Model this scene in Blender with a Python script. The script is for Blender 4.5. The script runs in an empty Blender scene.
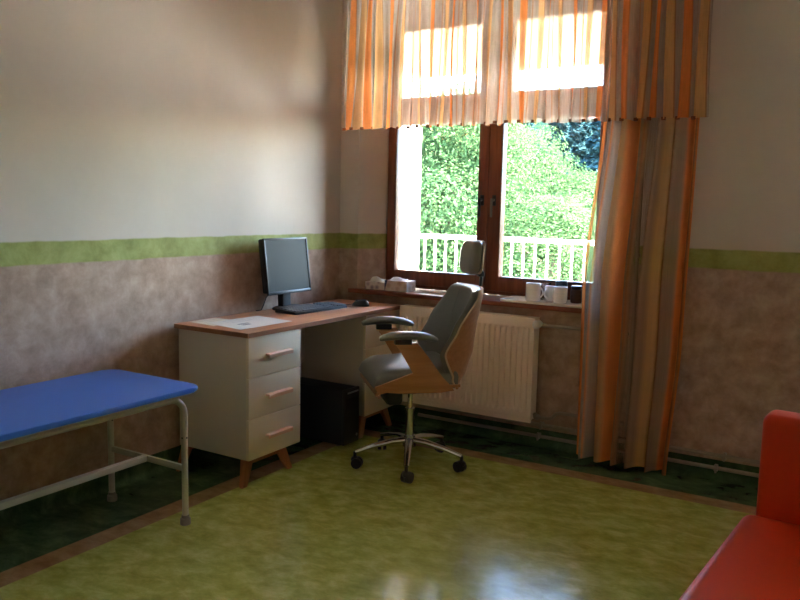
import bpy, bmesh, math, random
from mathutils import Vector, Matrix
random.seed(7)
C = bpy.context.scene.collection
S = bpy.context.scene
PI = math.pi

# ------------------------------------------------------------------ materials
def new_mat(name):
    m = bpy.data.materials.new(name); m.use_nodes = True
    nt = m.node_tree; nt.nodes.clear()
    return m, nt, nt.nodes.new('ShaderNodeOutputMaterial')

def N(nt, t, **kw):
    n = nt.nodes.new(t)
    for k, v in kw.items():
        if k in n.inputs.keys() if hasattr(n.inputs, 'keys') else False: n.inputs[k].default_value = v
        else: setattr(n, k, v)
    return n

def setin(n, **kw):
    for k, v in kw.items(): n.inputs[k.replace('_', ' ')].default_value = v
    return n

def rgba(c): return (c[0], c[1], c[2], 1.0)

def srgb(r, g, b):
    f = lambda v: (v/255/12.92) if v/255 <= .04045 else ((v/255+.055)/1.055)**2.4
    return (f(r), f(g), f(b))

def plain(name, col, rough=.5, metal=0.0, var=.06, scale=14, spec=.5, bump=0.0, coat=0.0, stretch=None, sheen=0.0):
    """Principled with a faint procedural variation of the base colour."""
    m, nt, out = new_mat(name)
    p = nt.nodes.new('ShaderNodeBsdfPrincipled')
    p.inputs['Roughness'].default_value = rough; p.inputs['Metallic'].default_value = metal
    p.inputs['Specular IOR Level'].default_value = spec
    p.inputs['Coat Weight'].default_value = coat
    p.inputs['Sheen Weight'].default_value = sheen
    tc = nt.nodes.new('ShaderNodeTexCoord'); mp = nt.nodes.new('ShaderNodeMapping')
    if stretch: mp.inputs['Scale'].default_value = stretch
    nt.links.new(tc.outputs['Object'], mp.inputs[0])
    no = nt.nodes.new('ShaderNodeTexNoise'); no.inputs['Scale'].default_value = scale; no.inputs['Detail'].default_value = 4
    nt.links.new(mp.outputs[0], no.inputs['Vector'])
    mx = nt.nodes.new('ShaderNodeMix'); mx.data_type = 'RGBA'
    mx.inputs[6].default_value = rgba([max(0, c*(1-var)) for c in col]); mx.inputs[7].default_value = rgba([min(1, c*(1+var)) for c in col])
    nt.links.new(no.outputs[0], mx.inputs[0]); nt.links.new(mx.outputs[2], p.inputs['Base Color'])
    if bump:
        b = nt.nodes.new('ShaderNodeBump'); b.inputs['Strength'].default_value = bump; b.inputs['Distance'].default_value = .002
        nt.links.new(no.outputs[0], b.inputs['Height']); nt.links.new(b.outputs[0], p.inputs['Normal'])
    nt.links.new(p.outputs[0], out.inputs[0])
    return m

def ramp(nt, stops, interp='LINEAR'):
    r = nt.nodes.new('ShaderNodeValToRGB'); cr = r.color_ramp; cr.interpolation = interp
    while len(cr.elements) > 1: cr.elements.remove(cr.elements[-1])
    cr.elements[0].position = stops[0][0]; cr.elements[0].color = rgba(stops[0][1])
    for pos, col in stops[1:]:
        e = cr.elements.new(pos); e.color = rgba(col)
    return r

def wood(name, c1, c2, axis='Y', rough=.4, scale=3.0, spec=.4):
    m, nt, out = new_mat(name)
    p = nt.nodes.new('ShaderNodeBsdfPrincipled'); p.inputs['Roughness'].default_value = rough; p.inputs['Specular IOR Level'].default_value = spec
    tc = nt.nodes.new('ShaderNodeTexCoord'); mp = nt.nodes.new('ShaderNodeMapping')
    sc = {'X': (1, 14, 14), 'Y': (14, 1, 14), 'Z': (14, 14, 1)}[axis]
    mp.inputs['Scale'].default_value = sc
    nt.links.new(tc.outputs['Object'], mp.inputs[0])
    no = nt.nodes.new('ShaderNodeTexNoise'); no.inputs['Scale'].default_value = scale; no.inputs['Detail'].default_value = 6; no.inputs['Distortion'].default_value = .6
    nt.links.new(mp.outputs[0], no.inputs['Vector'])
    r = ramp(nt, [(.3, c1), (.7, c2)])
    nt.links.new(no.outputs[0], r.inputs[0]); nt.links.new(r.outputs[0], p.inputs['Base Color'])
    nt.links.new(p.outputs[0], out.inputs[0])
    return m

def mottled(nt, vec, c1, c2, c3, scale):
    """three-tone sponge-painted / marbled colour"""
    a = nt.nodes.new('ShaderNodeTexNoise'); a.inputs['Scale'].default_value = scale; a.inputs['Detail'].default_value = 8; a.inputs['Roughness'].default_value = .68; a.inputs['Distortion'].default_value = .25
    nt.links.new(vec, a.inputs['Vector'])
    r = ramp(nt, [(.32, c1), (.5, c2), (.68, c3)])
    nt.links.new(a.outputs[0], r.inputs[0])
    return r.outputs[0]

def wall_material():
    m, nt, out = new_mat('painted_wall')
    p = nt.nodes.new('ShaderNodeBsdfPrincipled'); p.inputs['Roughness'].default_value = .62; p.inputs['Specular IOR Level'].default_value = .3
    g = nt.nodes.new('ShaderNodeNewGeometry'); sp = nt.nodes.new('ShaderNodeSeparateXYZ')
    nt.links.new(g.outputs['Position'], sp.inputs[0])
    low = mottled(nt, g.outputs['Position'], srgb(152, 125, 107), srgb(176, 149, 129), srgb(194, 169, 149), 12)
    band = mottled(nt, g.outputs['Position'], srgb(126, 134, 62), srgb(150, 158, 84), srgb(170, 176, 106), 8)
    up = mottled(nt, g.outputs['Position'], srgb(202, 193, 182), srgb(205, 196, 185), srgb(208, 199, 188), 3)
    # wobble of the hand-painted band edge
    no = nt.nodes.new('ShaderNodeTexNoise'); no.inputs['Scale'].default_value = 9
    nt.links.new(g.outputs['Position'], no.inputs['Vector'])
    ma = nt.nodes.new('ShaderNodeMath'); ma.operation = 'MULTIPLY_ADD'; ma.inputs[1].default_value = .012
    nt.links.new(no.outputs[0], ma.inputs[0]); nt.links.new(sp.outputs['Z'], ma.inputs[2])
    def step(at, w=.004):
        mr = nt.nodes.new('ShaderNodeMapRange'); mr.inputs['From Min'].default_value = at-w; mr.inputs['From Max'].default_value = at+w
        nt.links.new(ma.outputs[0], mr.inputs['Value']); return mr.outputs[0]
    x1 = nt.nodes.new('ShaderNodeMix'); x1.data_type = 'RGBA'; x2 = nt.nodes.new('ShaderNodeMix'); x2.data_type = 'RGBA'
    nt.links.new(step(1.106), x1.inputs[0]); nt.links.new(low, x1.inputs[6]); nt.links.new(band, x1.inputs[7])
    nt.links.new(step(1.206), x2.inputs[0]); nt.links.new(x1.outputs[2], x2.inputs[6]); nt.links.new(up, x2.inputs[7])
    nt.links.new(x2.outputs[2], p.inputs['Base Color'])
    b = nt.nodes.new('ShaderNodeBump'); b.inputs['Strength'].default_value = .12; b.inputs['Distance'].default_value = .004
    n2 = nt.nodes.new('ShaderNodeTexNoise'); n2.inputs['Scale'].default_value = 30; n2.inputs['Detail'].default_value = 5
    nt.links.new(g.outputs['Position'], n2.inputs['Vector']); nt.links.new(n2.outputs[0], b.inputs['Height']); nt.links.new(b.outputs[0], p.inputs['Normal'])
    nt.links.new(p.outputs[0], out.inputs[0])
    return m

XW, YW, ZC = -3.06, 4.25, 3.15       # left wall, window wall, ceiling
XR, YB = 1.95, -1.4                  # right wall, wall behind the camera

def lino_material(only_dark=False):
    m, nt, out = new_mat('marbled_linoleum_border' if only_dark else 'marbled_linoleum')
    p = nt.nodes.new('ShaderNodeBsdfPrincipled'); p.inputs['Roughness'].default_value = .19; p.inputs['Specular IOR Level'].default_value = .24
    g = nt.nodes.new('ShaderNodeNewGeometry'); sp = nt.nodes.new('ShaderNodeSeparateXYZ')
    nt.links.new(g.outputs['Position'], sp.inputs[0])
    mp = nt.nodes.new('ShaderNodeMapping'); mp.inputs['Rotation'].default_value = (0, 0, -.5); mp.inputs['Scale'].default_value = (1, 1.5, 1)
    nt.links.new(g.outputs['Position'], mp.inputs[0])
    dark = mottled(nt, mp.outputs[0], srgb(46, 72, 46), srgb(68, 94, 62), srgb(96, 120, 84), 7)
    if only_dark:
        nt.links.new(dark, p.inputs['Base Color'])
    else:
        green = mottled(nt, mp.outputs[0], srgb(142, 149, 68), srgb(168, 173, 90), srgb(194, 197, 122), 9)
        tan = mottled(nt, mp.outputs[0], srgb(134, 106, 72), srgb(156, 128, 92), srgb(172, 146, 110), 7)
        dx = nt.nodes.new('ShaderNodeMath'); dx.operation = 'SUBTRACT'; dx.inputs[1].default_value = XW + .385
        nt.links.new(sp.outputs['X'], dx.inputs[0])
        dy = nt.nodes.new('ShaderNodeMath'); dy.operation = 'SUBTRACT'; dy.inputs[0].default_value = YW - .315
        nt.links.new(sp.outputs['Y'], dy.inputs[1])
        mn = nt.nodes.new('ShaderNodeMath'); mn.operation = 'MINIMUM'
        nt.links.new(dx.outputs[0], mn.inputs[0]); nt.links.new(dy.outputs[0], mn.inputs[1])
        def step(at):
            mr = nt.nodes.new('ShaderNodeMapRange'); mr.inputs['From Min'].default_value = at-.002; mr.inputs['From Max'].default_value = at+.002
            nt.links.new(mn.outputs[0], mr.inputs['Value']); return mr.outputs[0]
        x1 = nt.nodes.new('ShaderNodeMix'); x1.data_type = 'RGBA'; x2 = nt.nodes.new('ShaderNodeMix'); x2.data_type = 'RGBA'
        nt.links.new(step(0.0), x1.inputs[0]); nt.links.new(dark, x1.inputs[6]); nt.links.new(tan, x1.inputs[7])
        nt.links.new(step(.108), x2.inputs[0]); nt.links.new(x1.outputs[2], x2.inputs[6]); nt.links.new(green, x2.inputs[7])
        nt.links.new(x2.outputs[2], p.inputs['Base Color'])
    b = nt.nodes.new('ShaderNodeBump'); b.inputs['Strength'].default_value = .16; b.inputs['Distance'].default_value = .01
    n2 = nt.nodes.new('ShaderNodeTexNoise'); n2.inputs['Scale'].default_value = 7; n2.inputs['Detail'].default_value = 2
    nt.links.new(g.outputs['Position'], n2.inputs['Vector']); nt.links.new(n2.outputs[0], b.inputs['Height']); nt.links.new(b.outputs[0], p.inputs['Normal'])
    nt.links.new(p.outputs[0], out.inputs[0])
    return m

def curtain_material(name, stops, alphas, repeat):
    """striped voile: part see-through, part translucent cloth; stripes run along UV u"""
    m, nt, out = new_mat(name)
    uv = nt.nodes.new('ShaderNodeUVMap'); sp = nt.nodes.new('ShaderNodeSeparateXYZ')
    nt.links.new(uv.outputs[0], sp.inputs[0])
    mu = nt.nodes.new('ShaderNodeMath'); mu.operation = 'MULTIPLY'; mu.inputs[1].default_value = repeat
    nt.links.new(sp.outputs['X'], mu.inputs[0])
    fr = nt.nodes.new('ShaderNodeMath'); fr.operation = 'FRACT'; nt.links.new(mu.outputs[0], fr.inputs[0])
    cr = ramp(nt, stops, 'LINEAR'); ar = ramp(nt, [(p, (a, a, a)) for p, a in alphas], 'LINEAR')
    nt.links.new(fr.outputs[0], cr.inputs[0]); nt.links.new(fr.outputs[0], ar.inputs[0])
    # weave: fine vertical threads
    mp = nt.nodes.new('ShaderNodeMapping'); mp.inputs['Scale'].default_value = (900, 9, 1)
    nt.links.new(uv.outputs[0], mp.inputs[0])
    no = nt.nodes.new('ShaderNodeTexNoise'); no.inputs['Scale'].default_value = 1; no.inputs['Detail'].default_value = 2
    nt.links.new(mp.outputs[0], no.inputs['Vector'])
    mr = nt.nodes.new('ShaderNodeMapRange'); mr.inputs['To Min'].default_value = -.16; mr.inputs['To Max'].default_value = .16
    nt.links.new(no.outputs[0], mr.inputs['Value'])
    ad = nt.nodes.new('ShaderNodeMath'); ad.operation = 'ADD'; ad.use_clamp = True
    nt.links.new(ar.outputs[0], ad.inputs[0]); nt.links.new(mr.outputs[0], ad.inputs[1])
    tr = nt.nodes.new('ShaderNodeBsdfTransparent'); df = nt.nodes.new('ShaderNodeBsdfDiffuse'); tl = nt.nodes.new('ShaderNodeBsdfTranslucent')
    nt.links.new(cr.outputs[0], df.inputs[0]); nt.links.new(cr.outputs[0], tl.inputs[0])
    m1 = nt.nodes.new('ShaderNodeMixShader'); m1.inputs[0].default_value = .5
    nt.links.new(df.outputs[0], m1.inputs[1]); nt.links.new(tl.outputs[0], m1.inputs[2])
    m2 = nt.nodes.new('ShaderNodeMixShader')
    nt.links.new(ad.outputs[0], m2.inputs[0]); nt.links.new(tr.outputs[0], m2.inputs[1]); nt.links.new(m1.outputs[0], m2.inputs[2])
    nt.links.new(m2.outputs[0], out.inputs[0])
    return m

def glass_material():
    m, nt, out = new_mat('window_glass')
    tr = nt.nodes.new('ShaderNodeBsdfTransparent'); tr.inputs[0].default_value = (.97, .98, .97, 1)
    gl = nt.nodes.new('ShaderNodeBsdfGlossy'); gl.inputs['Roughness'].default_value = .02
    fr = nt.nodes.new('ShaderNodeFresnel'); fr.inputs[0].default_value = 1.45
    mx = nt.nodes.new('ShaderNodeMixShader')
    nt.links.new(fr.outputs[0], mx.inputs[0]); nt.links.new(tr.outputs[0], mx.inputs[1]); nt.links.new(gl.outputs[0], mx.inputs[2])
    nt.links.new(mx.outputs[0], out.inputs[0])
    return m

def leaf_material(name, stops, transl=.35):
    m, nt, out = new_mat(name)
    g = nt.nodes.new('ShaderNodeNewGeometry')
    oi = nt.nodes.new('ShaderNodeObjectInfo')
    no = nt.nodes.new('ShaderNodeTexNoise'); no.inputs['Scale'].default_value = 1.5; no.inputs['Detail'].default_value = 3
    nt.links.new(g.outputs['Position'], no.inputs['Vector'])
    a = nt.nodes.new('ShaderNodeMath'); a.operation = 'MULTIPLY'; a.inputs[1].default_value = .34
    nt.links.new(g.outputs['Random Per Island'], a.inputs[0])
    b = nt.nodes.new('ShaderNodeMath'); b.operation = 'MULTIPLY_ADD'; b.inputs[1].default_value = 1.3
    nt.links.new(no.outputs[0], b.inputs[0]); nt.links.new(a.outputs[0], b.inputs[2])
    c = nt.nodes.new('ShaderNodeMath'); c.operation = 'MULTIPLY_ADD'; c.inputs[1].default_value = .25; c.use_clamp = True
    nt.links.new(oi.outputs['Random'], c.inputs[0]); nt.links.new(b.outputs[0], c.inputs[2])
    d = nt.nodes.new('ShaderNodeMath'); d.operation = 'SUBTRACT'; d.inputs[1].default_value = .44; d.use_clamp = True
    nt.links.new(c.outputs[0], d.inputs[0])
    r = ramp(nt, stops); nt.links.new(d.outputs[0], r.inputs[0])
    df = nt.nodes.new('ShaderNodeBsdfDiffuse'); tl = nt.nodes.new('ShaderNodeBsdfTranslucent')
    nt.links.new(r.outputs[0], df.inputs[0]); nt.links.new(r.outputs[0], tl.inputs[0])
    mx = nt.nodes.new('ShaderNodeMixShader'); mx.inputs[0].default_value = transl
    nt.links.new(df.outputs[0], mx.inputs[1]); nt.links.new(tl.outputs[0], mx.inputs[2]); nt.links.new(mx.outputs[0], out.inputs[0])
    return m

def paper_material(name, col, lines):
    """white paper with faint printed text lines and a couple of dark blotches, in object coordinates"""
    m, nt, out = new_mat(name)
    p = nt.nodes.new('ShaderNodeBsdfPrincipled'); p.inputs['Roughness'].default_value = .7
    tc = nt.nodes.new('ShaderNodeTexCoord'); sp = nt.nodes.new('ShaderNodeSeparateXYZ')
    nt.links.new(tc.outputs['Object'], sp.inputs[0])
    base = nt.nodes.new('ShaderNodeRGB'); base.outputs[0].default_value = rgba(col)
    cur = base.outputs[0]
    for (x0, x1, y0, y1, dk) in lines:
        def inside(o, a, b):
            g1 = nt.nodes.new('ShaderNodeMath'); g1.operation = 'GREATER_THAN'; g1.inputs[1].default_value = a
            l1 = nt.nodes.new('ShaderNodeMath'); l1.operation = 'LESS_THAN'; l1.inputs[1].default_value = b
            nt.links.new(o, g1.inputs[0]); nt.links.new(o, l1.inputs[0])
            mm = nt.nodes.new('ShaderNodeMath'); mm.operation = 'MULTIPLY'
            nt.links.new(g1.outputs[0], mm.inputs[0]); nt.links.new(l1.outputs[0], mm.inputs[1]); return mm.outputs[0]
        mm = nt.nodes.new('ShaderNodeMath'); mm.operation = 'MULTIPLY'
        nt.links.new(inside(sp.outputs['X'], x0, x1), mm.inputs[0]); nt.links.new(inside(sp.outputs['Y'], y0, y1), mm.inputs[1])
        wv = nt.nodes.new('ShaderNodeTexNoise'); wv.inputs['Scale'].default_value = 220
        nt.links.new(tc.outputs['Object'], wv.inputs['Vector'])
        m3 = nt.nodes.new('ShaderNodeMath'); m3.operation = 'MULTIPLY'; m4 = nt.nodes.new('ShaderNodeMath'); m4.operation = 'MULTIPLY'; m4.inputs[1].default_value = 1.6*dk; m4.use_clamp = True
        nt.links.new(mm.outputs[0], m3.inputs[0]); nt.links.new(wv.outputs[0], m3.inputs[1]); nt.links.new(m3.outputs[0], m4.inputs[0])
        mx = nt.nodes.new('ShaderNodeMix'); mx.data_type = 'RGBA'; mx.inputs[7].default_value = (.05, .05, .06, 1)
        nt.links.new(m4.outputs[0], mx.inputs[0]); nt.links.new(cur, mx.inputs[6]); cur = mx.outputs[2]
    nt.links.new(cur, p.inputs['Base Color']); nt.links.new(p.outputs[0], out.inputs[0])
    return m

def carton_material(name, c1, c2, c3):
    m, nt, out = new_mat(name)
    p = nt.nodes.new('ShaderNodeBsdfPrincipled'); p.inputs['Roughness'].default_value = .5
    tc = nt.nodes.new('ShaderNodeTexCoord')
    v = nt.nodes.new('ShaderNodeTexVoronoi'); v.inputs['Scale'].default_value = 26
    nt.links.new(tc.outputs['Object'], v.inputs['Vector'])
    r = ramp(nt, [(.2, c1), (.45, c2), (.6, c3)])
    nt.links.new(v.outputs[0], r.inputs[0]); nt.links.new(r.outputs[0], p.inputs['Base Color']); nt.links.new(p.outputs[0], out.inputs[0])
    return m

M = {}
M['wall'] = wall_material()
M['ceiling'] = plain('ceiling_paint', srgb(225, 220, 212), .8, var=.02)
M['lino'] = lino_material()
M['lino_dark'] = lino_material(True)
M['mahogany'] = wood('window_mahogany', srgb(100, 50, 30), srgb(134, 74, 46), 'Z', .38)
M['mahogany_h'] = wood('window_mahogany_horizontal', srgb(100, 50, 30), srgb(134, 74, 46), 'X', .38)
M['sill_wood'] = wood('sill_wood', srgb(116, 62, 40), srgb(146, 84, 58), 'X', .4)
M['white_paint'] = plain('white_outdoor_paint', srgb(240, 236, 230), .6, var=.02)
M['rail_paint'] = plain('white_rail_paint', srgb(238, 238, 236), .45, var=.02)
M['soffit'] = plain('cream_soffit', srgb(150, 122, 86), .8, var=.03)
M['balcony_tile'] = plain('pale_balcony_tiles', srgb(230, 218, 204), .8, var=.06, scale=6)
M['desk_top'] = wood('desk_top_beech', srgb(192, 130, 92), srgb(212, 152, 112), 'Y', .38)
M['desk_edge'] = wood('desk_edge_wood', srgb(130, 84, 50), srgb(150, 100, 62), 'Y', .45)
M['desk_body'] = plain('desk_off_white', srgb(204, 193, 174), .5, var=.02)
M['desk_front'] = plain('desk_front_cream', srgb(218, 203, 175), .5, var=.02)
M['desk_leg'] = wood('desk_leg_wood', srgb(146, 88, 48), srgb(170, 108, 64), 'Z', .45)
M['handle'] = plain('blush_handle', srgb(226, 180, 150), .45, var=.05)
M['black'] = plain('black_plastic', (.012, .012, .013), .42, var=.1)
M['black_matte'] = plain('black_matte', (.008, .008, .009), .6, var=.1)
M['screen'] = plain('monitor_screen', (.035, .038, .036), .5, var=.02, spec=.12)
M['key'] = plain('keyboard_keys', (.085, .085, .088), .5, var=.1)
M['cable'] = plain('black_cable', (.01, .01, .01), .5)
M['silver'] = plain('silver_plastic', (.55, .55, .55), .35, metal=.6)
M['chair_vinyl'] = plain('grey_leatherette', srgb(116, 116, 109), .4, var=.05, scale=60, bump=.15)
M['chair_ply'] = wood('chair_plywood', srgb(170, 118, 74), srgb(190, 138, 94), 'X', .34)
M['ply_edge'] = plain('pale_plywood_edge', srgb(206, 180, 146), .5)
M['chrome'] = plain('chrome', (.62, .62, .62), .12, metal=1.0, var=.02)
M['radiator'] = plain('radiator_enamel', srgb(238, 220, 202), .4, var=.015)
M['pipe'] = plain('pipe_paint', srgb(156, 142, 126), .35, var=.06)
M['bench_vinyl'] = plain('blue_vinyl', srgb(54, 106, 194), .42, var=.04, scale=40, bump=.06)
M['bench_metal'] = plain('bench_enamel', srgb(176, 172, 152), .4, var=.03)
M['rubber'] = plain('grey_rubber', srgb(116, 112, 104), .7)
M['sofa'] = plain('orange_leatherette', srgb(196, 56, 14), .4, var=.05, scale=50, bump=.08, spec=.28)
M['sofa_leg'] = plain('sofa_leg_metal', (.3, .3, .3), .3, metal=1)
M['ceramic'] = plain('white_ceramic', srgb(238, 232, 226), .2, var=.01, coat=.4)
M['tray'] = plain('white_tray_plastic', srgb(228, 220, 206), .35, var=.02)
M['brown_jar'] = plain('brown_jar', srgb(96, 60, 42), .3)
M['dark_cup'] = plain('dark_cup', (.02, .02, .022), .3)
M['tissue'] = plain('tissue', srgb(244, 240, 234), .9, var=.03, scale=50)
M['carton_a'] = carton_material('tissue_carton_lilac', srgb(120, 104, 128), srgb(206, 190, 190), srgb(226, 216, 212))
M['carton_b'] = carton_material('tissue_carton_white', srgb(206, 186, 172), srgb(222, 208, 198), srgb(230, 222, 214))
M['carton_blue'] = plain('carton_blue_corner', srgb(52, 62, 96), .5)
M['glass'] = glass_material()
M['leaf_a'] = leaf_material('broad_leaves', [(0, (.016, .044, .020)), (.35, (.045, .092, .036)), (.7, (.080, .132, .052)), (1, (.17, .18, .052))])
M['leaf_b'] = leaf_material('conifer_needles', [(0, (.014, .036, .042)), (.6, (.034, .078, .085)), (1, (.06, .12, .115))], .15)
M['bounce'] = plain('pale_bounce_ground', srgb(224, 218, 210), .9, var=.12, scale=9)  # pale colour for the added ground that throws light through the window
M['bark'] = plain('bark', (.09, .065, .045), .9, var=.3, scale=8)
M['hill'] = plain('forested_slope', (.008, .019, .014), .95, var=.4, scale=.8, spec=0)
M['paper_a'] = paper_material('printed_paper', srgb(222, 214, 204), [(.03, .05, -.10, -.04, 1), (.0, .02, -.10, -.02, .9), (-.12, -.11, -.08, .08, .3), (-.09, -.08, -.08, .06, .3), (-.06, -.05, -.08, .08, .3)])
M['paper_b'] = paper_material('folded_paper', srgb(226, 214, 194), [(-.06, -.05, -.06, .06, .25), (-.02, -.01, -.06, .06, .25)])

# ------------------------------------------------------------------ mesh building
class B:
    def __init__(s): s.bm = bmesh.new()
    def box(s, x0, x1, y0, y1, z0, z1, bevel=0, seg=2, mat=None):
        r = bmesh.ops.create_cube(s.bm, size=1)
        vs = r['verts']
        for v in vs:
            v.co = Vector(((x0+x1)/2+v.co.x*(x1-x0), (y0+y1)/2+v.co.y*(y1-y0), (z0+z1)/2+v.co.z*(z1-z0)))
        if mat is not None:
            for v in vs: v.co = mat @ v.co
        if bevel:
            es = list({e for v in vs for e in v.link_edges})
            bmesh.ops.bevel(s.bm, geom=es, offset=bevel, segments=seg, affect='EDGES', profile=.5)
        return s
    def cyl(s, p0, p1, r0, r1=None, seg=16, caps=True):
        r1 = r0 if r1 is None else r1
        p0, p1 = Vector(p0), Vector(p1); d = (p1-p0); L = d.length
        q = d.to_track_quat('Z', 'Y').to_matrix().to_4x4()
        bmesh.ops.create_cone(s.bm, cap_ends=caps, segments=seg, radius1=r0, radius2=r1, depth=L, matrix=Matrix.Translation((p0+p1)/2) @ q)
        return s
    def sphere(s, c, r, sx=1, sy=1, sz=1, u=16, v=10):
        bmesh.ops.create_uvsphere(s.bm, u_segments=u, v_segments=v, radius=r, matrix=Matrix.Translation(c) @ Matrix.Diagonal((sx, sy, sz, 1)))
        return s
    def tube(s, pts, r, seg=10, caps=True, radii=None, flat=1.0):
        pts = [Vector(p) for p in pts]; n = len(pts); rings = []
        up = Vector((0, 0, 1)); prev = None
        for i, p in enumerate(pts):
            t = (pts[min(i+1, n-1)]-pts[max(i-1, 0)]).normalized()
            if prev is None:
                a = up if abs(t.dot(up)) < .95 else Vector((1, 0, 0))
                nrm = (a - t*a.dot(t)).normalized()
            else:
                nrm = (prev - t*prev.dot(t)).normalized()
            prev = nrm; bn = t.cross(nrm); rr = radii[i] if radii else r
            rings.append([s.bm.verts.new(p + nrm*math.cos(2*PI*k/seg)*rr*flat + bn*math.sin(2*PI*k/seg)*rr) for k in range(seg)])
        for a, b in zip(rings, rings[1:]):
            for k in range(seg): s.bm.faces.new((a[k], a[(k+1) % seg], b[(k+1) % seg], b[k]))
        if caps:
            s.bm.faces.new(rings[0][::-1]); s.bm.faces.new(rings[-1])
        return s
    def lathe(s, prof, c=(0, 0, 0), seg=24, mat=None):
        rings = []
        for r, z in prof:
            ring = []
            for k in range(seg):
                co = Vector((c[0]+math.cos(2*PI*k/seg)*r, c[1]+math.sin(2*PI*k/seg)*r, c[2]+z))
                if mat is not None: co = mat @ co
                ring.append(s.bm.verts.new(co))
            rings.append(ring)
        for a, b in zip(rings, rings[1:]):
            for k in range(seg): s.bm.faces.new((a[k], a[(k+1) % seg], b[(k+1) % seg], b[k]))
        if prof[0][0] > 1e-5: s.bm.faces.new(rings[0][::-1])
        if prof[-1][0] > 1e-5: s.bm.faces.new(rings[-1])
        return s
    def prism(s, poly, f, bevel=0, seg=2):
        """poly of 2-D points; f(a, b, t) gives the 3-D point for t = 0 / 1"""
        v0 = [s.bm.verts.new(f(a, b, 0)) for a, b in poly]; v1 = [s.bm.verts.new(f(a, b, 1)) for a, b in poly]
        fs = [s.bm.faces.new(v0[::-1]), s.bm.faces.new(v1)]
        n = len(poly)
        for i in range(n): fs.append(s.bm.faces.new((v0[i], v0[(i+1) % n], v1[(i+1) % n], v1[i])))
        if bevel:
            es = [e for e in fs[0].edges] + [e for e in fs[1].edges]
            bmesh.ops.bevel(s.bm, geom=es, offset=bevel, segments=seg, affect='EDGES', profile=.5)
        return s
    def grid(s, f, nu, nv, uvs=False):
        vs = [[s.bm.verts.new(f(i/nu, j/nv)) for i in range(nu+1)] for j in range(nv+1)]
        lay = s.bm.loops.layers.uv.verify() if uvs else None
        for j in range(nv):
            for i in range(nu):
                fc = s.bm.faces.new((vs[j][i], vs[j][i+1], vs[j+1][i+1], vs[j+1][i]))
                if uvs:
                    for l, (a, b) in zip(fc.loops, ((i, j), (i+1, j), (i+1, j+1), (i, j+1))): l[lay].uv = (a/nu, b/nv)
        return vs
    def slab(s, f, g, nu, nv):
        """closed slab between surface f(u,v) and surface g(u,v)"""
        a = s.grid(f, nu, nv); b = s.grid(g, nu, nv)
        rim = [(0, i) for i in range(nu)] + [(j, nu) for j in range(nv)] + [(nv, i) for i in range(nu, 0, -1)] + [(j, 0) for j in range(nv, 0, -1)]
        for k in range(len(rim)):
            (j0, i0), (j1, i1) = rim[k], rim[(k+1) % len(rim)]
            s.bm.faces.new((a[j0][i0], b[j0][i0], b[j1][i1], a[j1][i1]))
        return s
    def build(s, name, mat, parent=None, smooth=35, inv=None, recalc=True):
        if recalc: bmesh.ops.recalc_face_normals(s.bm, faces=s.bm.faces)
        if inv is not None: bmesh.ops.transform(s.bm, matrix=inv, verts=s.bm.verts)
        me = bpy.data.meshes.new(name); s.bm.to_mesh(me); s.bm.free()
        if smooth:
            for p in me.polygons: p.use_smooth = True
            me.set_sharp_from_angle(angle=math.radians(smooth))
        me.materials.append(mat)
        o = bpy.data.objects.new(name, me); C.objects.link(o)
        if parent is not None: o.parent = parent
        return o

def tag(o, label, cat, group=None):
    o['label'] = label; o['category'] = cat
    if group: o['group'] = group
    return o
def thing(name, label, cat, loc, rz=0, group=None):
    o = bpy.data.objects.new(name, None); o.empty_display_size = .1; C.objects.link(o)
    o.location = loc; o.rotation_euler = (0, 0, rz)
    return tag(o, label, cat, group)
def struct(o):
    o['kind'] = 'structure'; return o
def inv_of(t):
    return (Matrix.Translation(t.location) @ t.rotation_euler.to_matrix().to_4x4()).inverted()
class P:
    """builds parts given in world coordinates under a thing standing at its own place"""
    def __init__(s, t): s.t = t; s.inv = inv_of(t)
    def __call__(s, b, name, mat, parent=None, **kw):
        return b.build(name, mat, parent or s.t, inv=s.inv, **kw)
def copy_tree(o, parent=None):
    c = o.copy(); C.objects.link(c)
    if parent is not None: c.parent = parent
    for ch in list(o.children): copy_tree(ch, c)
    return c
def arc(c, r, a0, a1, n, ax, ay):
    c = Vector(c); ax = Vector(ax); ay = Vector(ay)
    return [c + ax*math.cos(a0+(a1-a0)*i/n)*r + ay*math.sin(a0+(a1-a0)*i/n)*r for i in range(n+1)]

# ------------------------------------------------------------------ the room
struct(B().box(XW-.3, XR+.3, YB-.3, YW+.0, -.1, 0).build('floor', M['lino'], smooth=0))
struct(B().box(XW-.3, XR+.3, YB-.3, YW+.35, ZC, ZC+.15).build('ceiling', M['ceiling'], smooth=0))
struct(B().box(XW-.3, XW, YB-.3, YW+.35, -.1, ZC).build('wall_left', M['wall'], smooth=0))
struct(B().box(XR, XR+.3, YB-.3, YW+.35, -.1, ZC).build('wall_right', M['wall'], smooth=0))
struct(B().box(XW, XR, YB-.3, YB, -.1, ZC).build('wall_rear', M['wall'], smooth=0))
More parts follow.
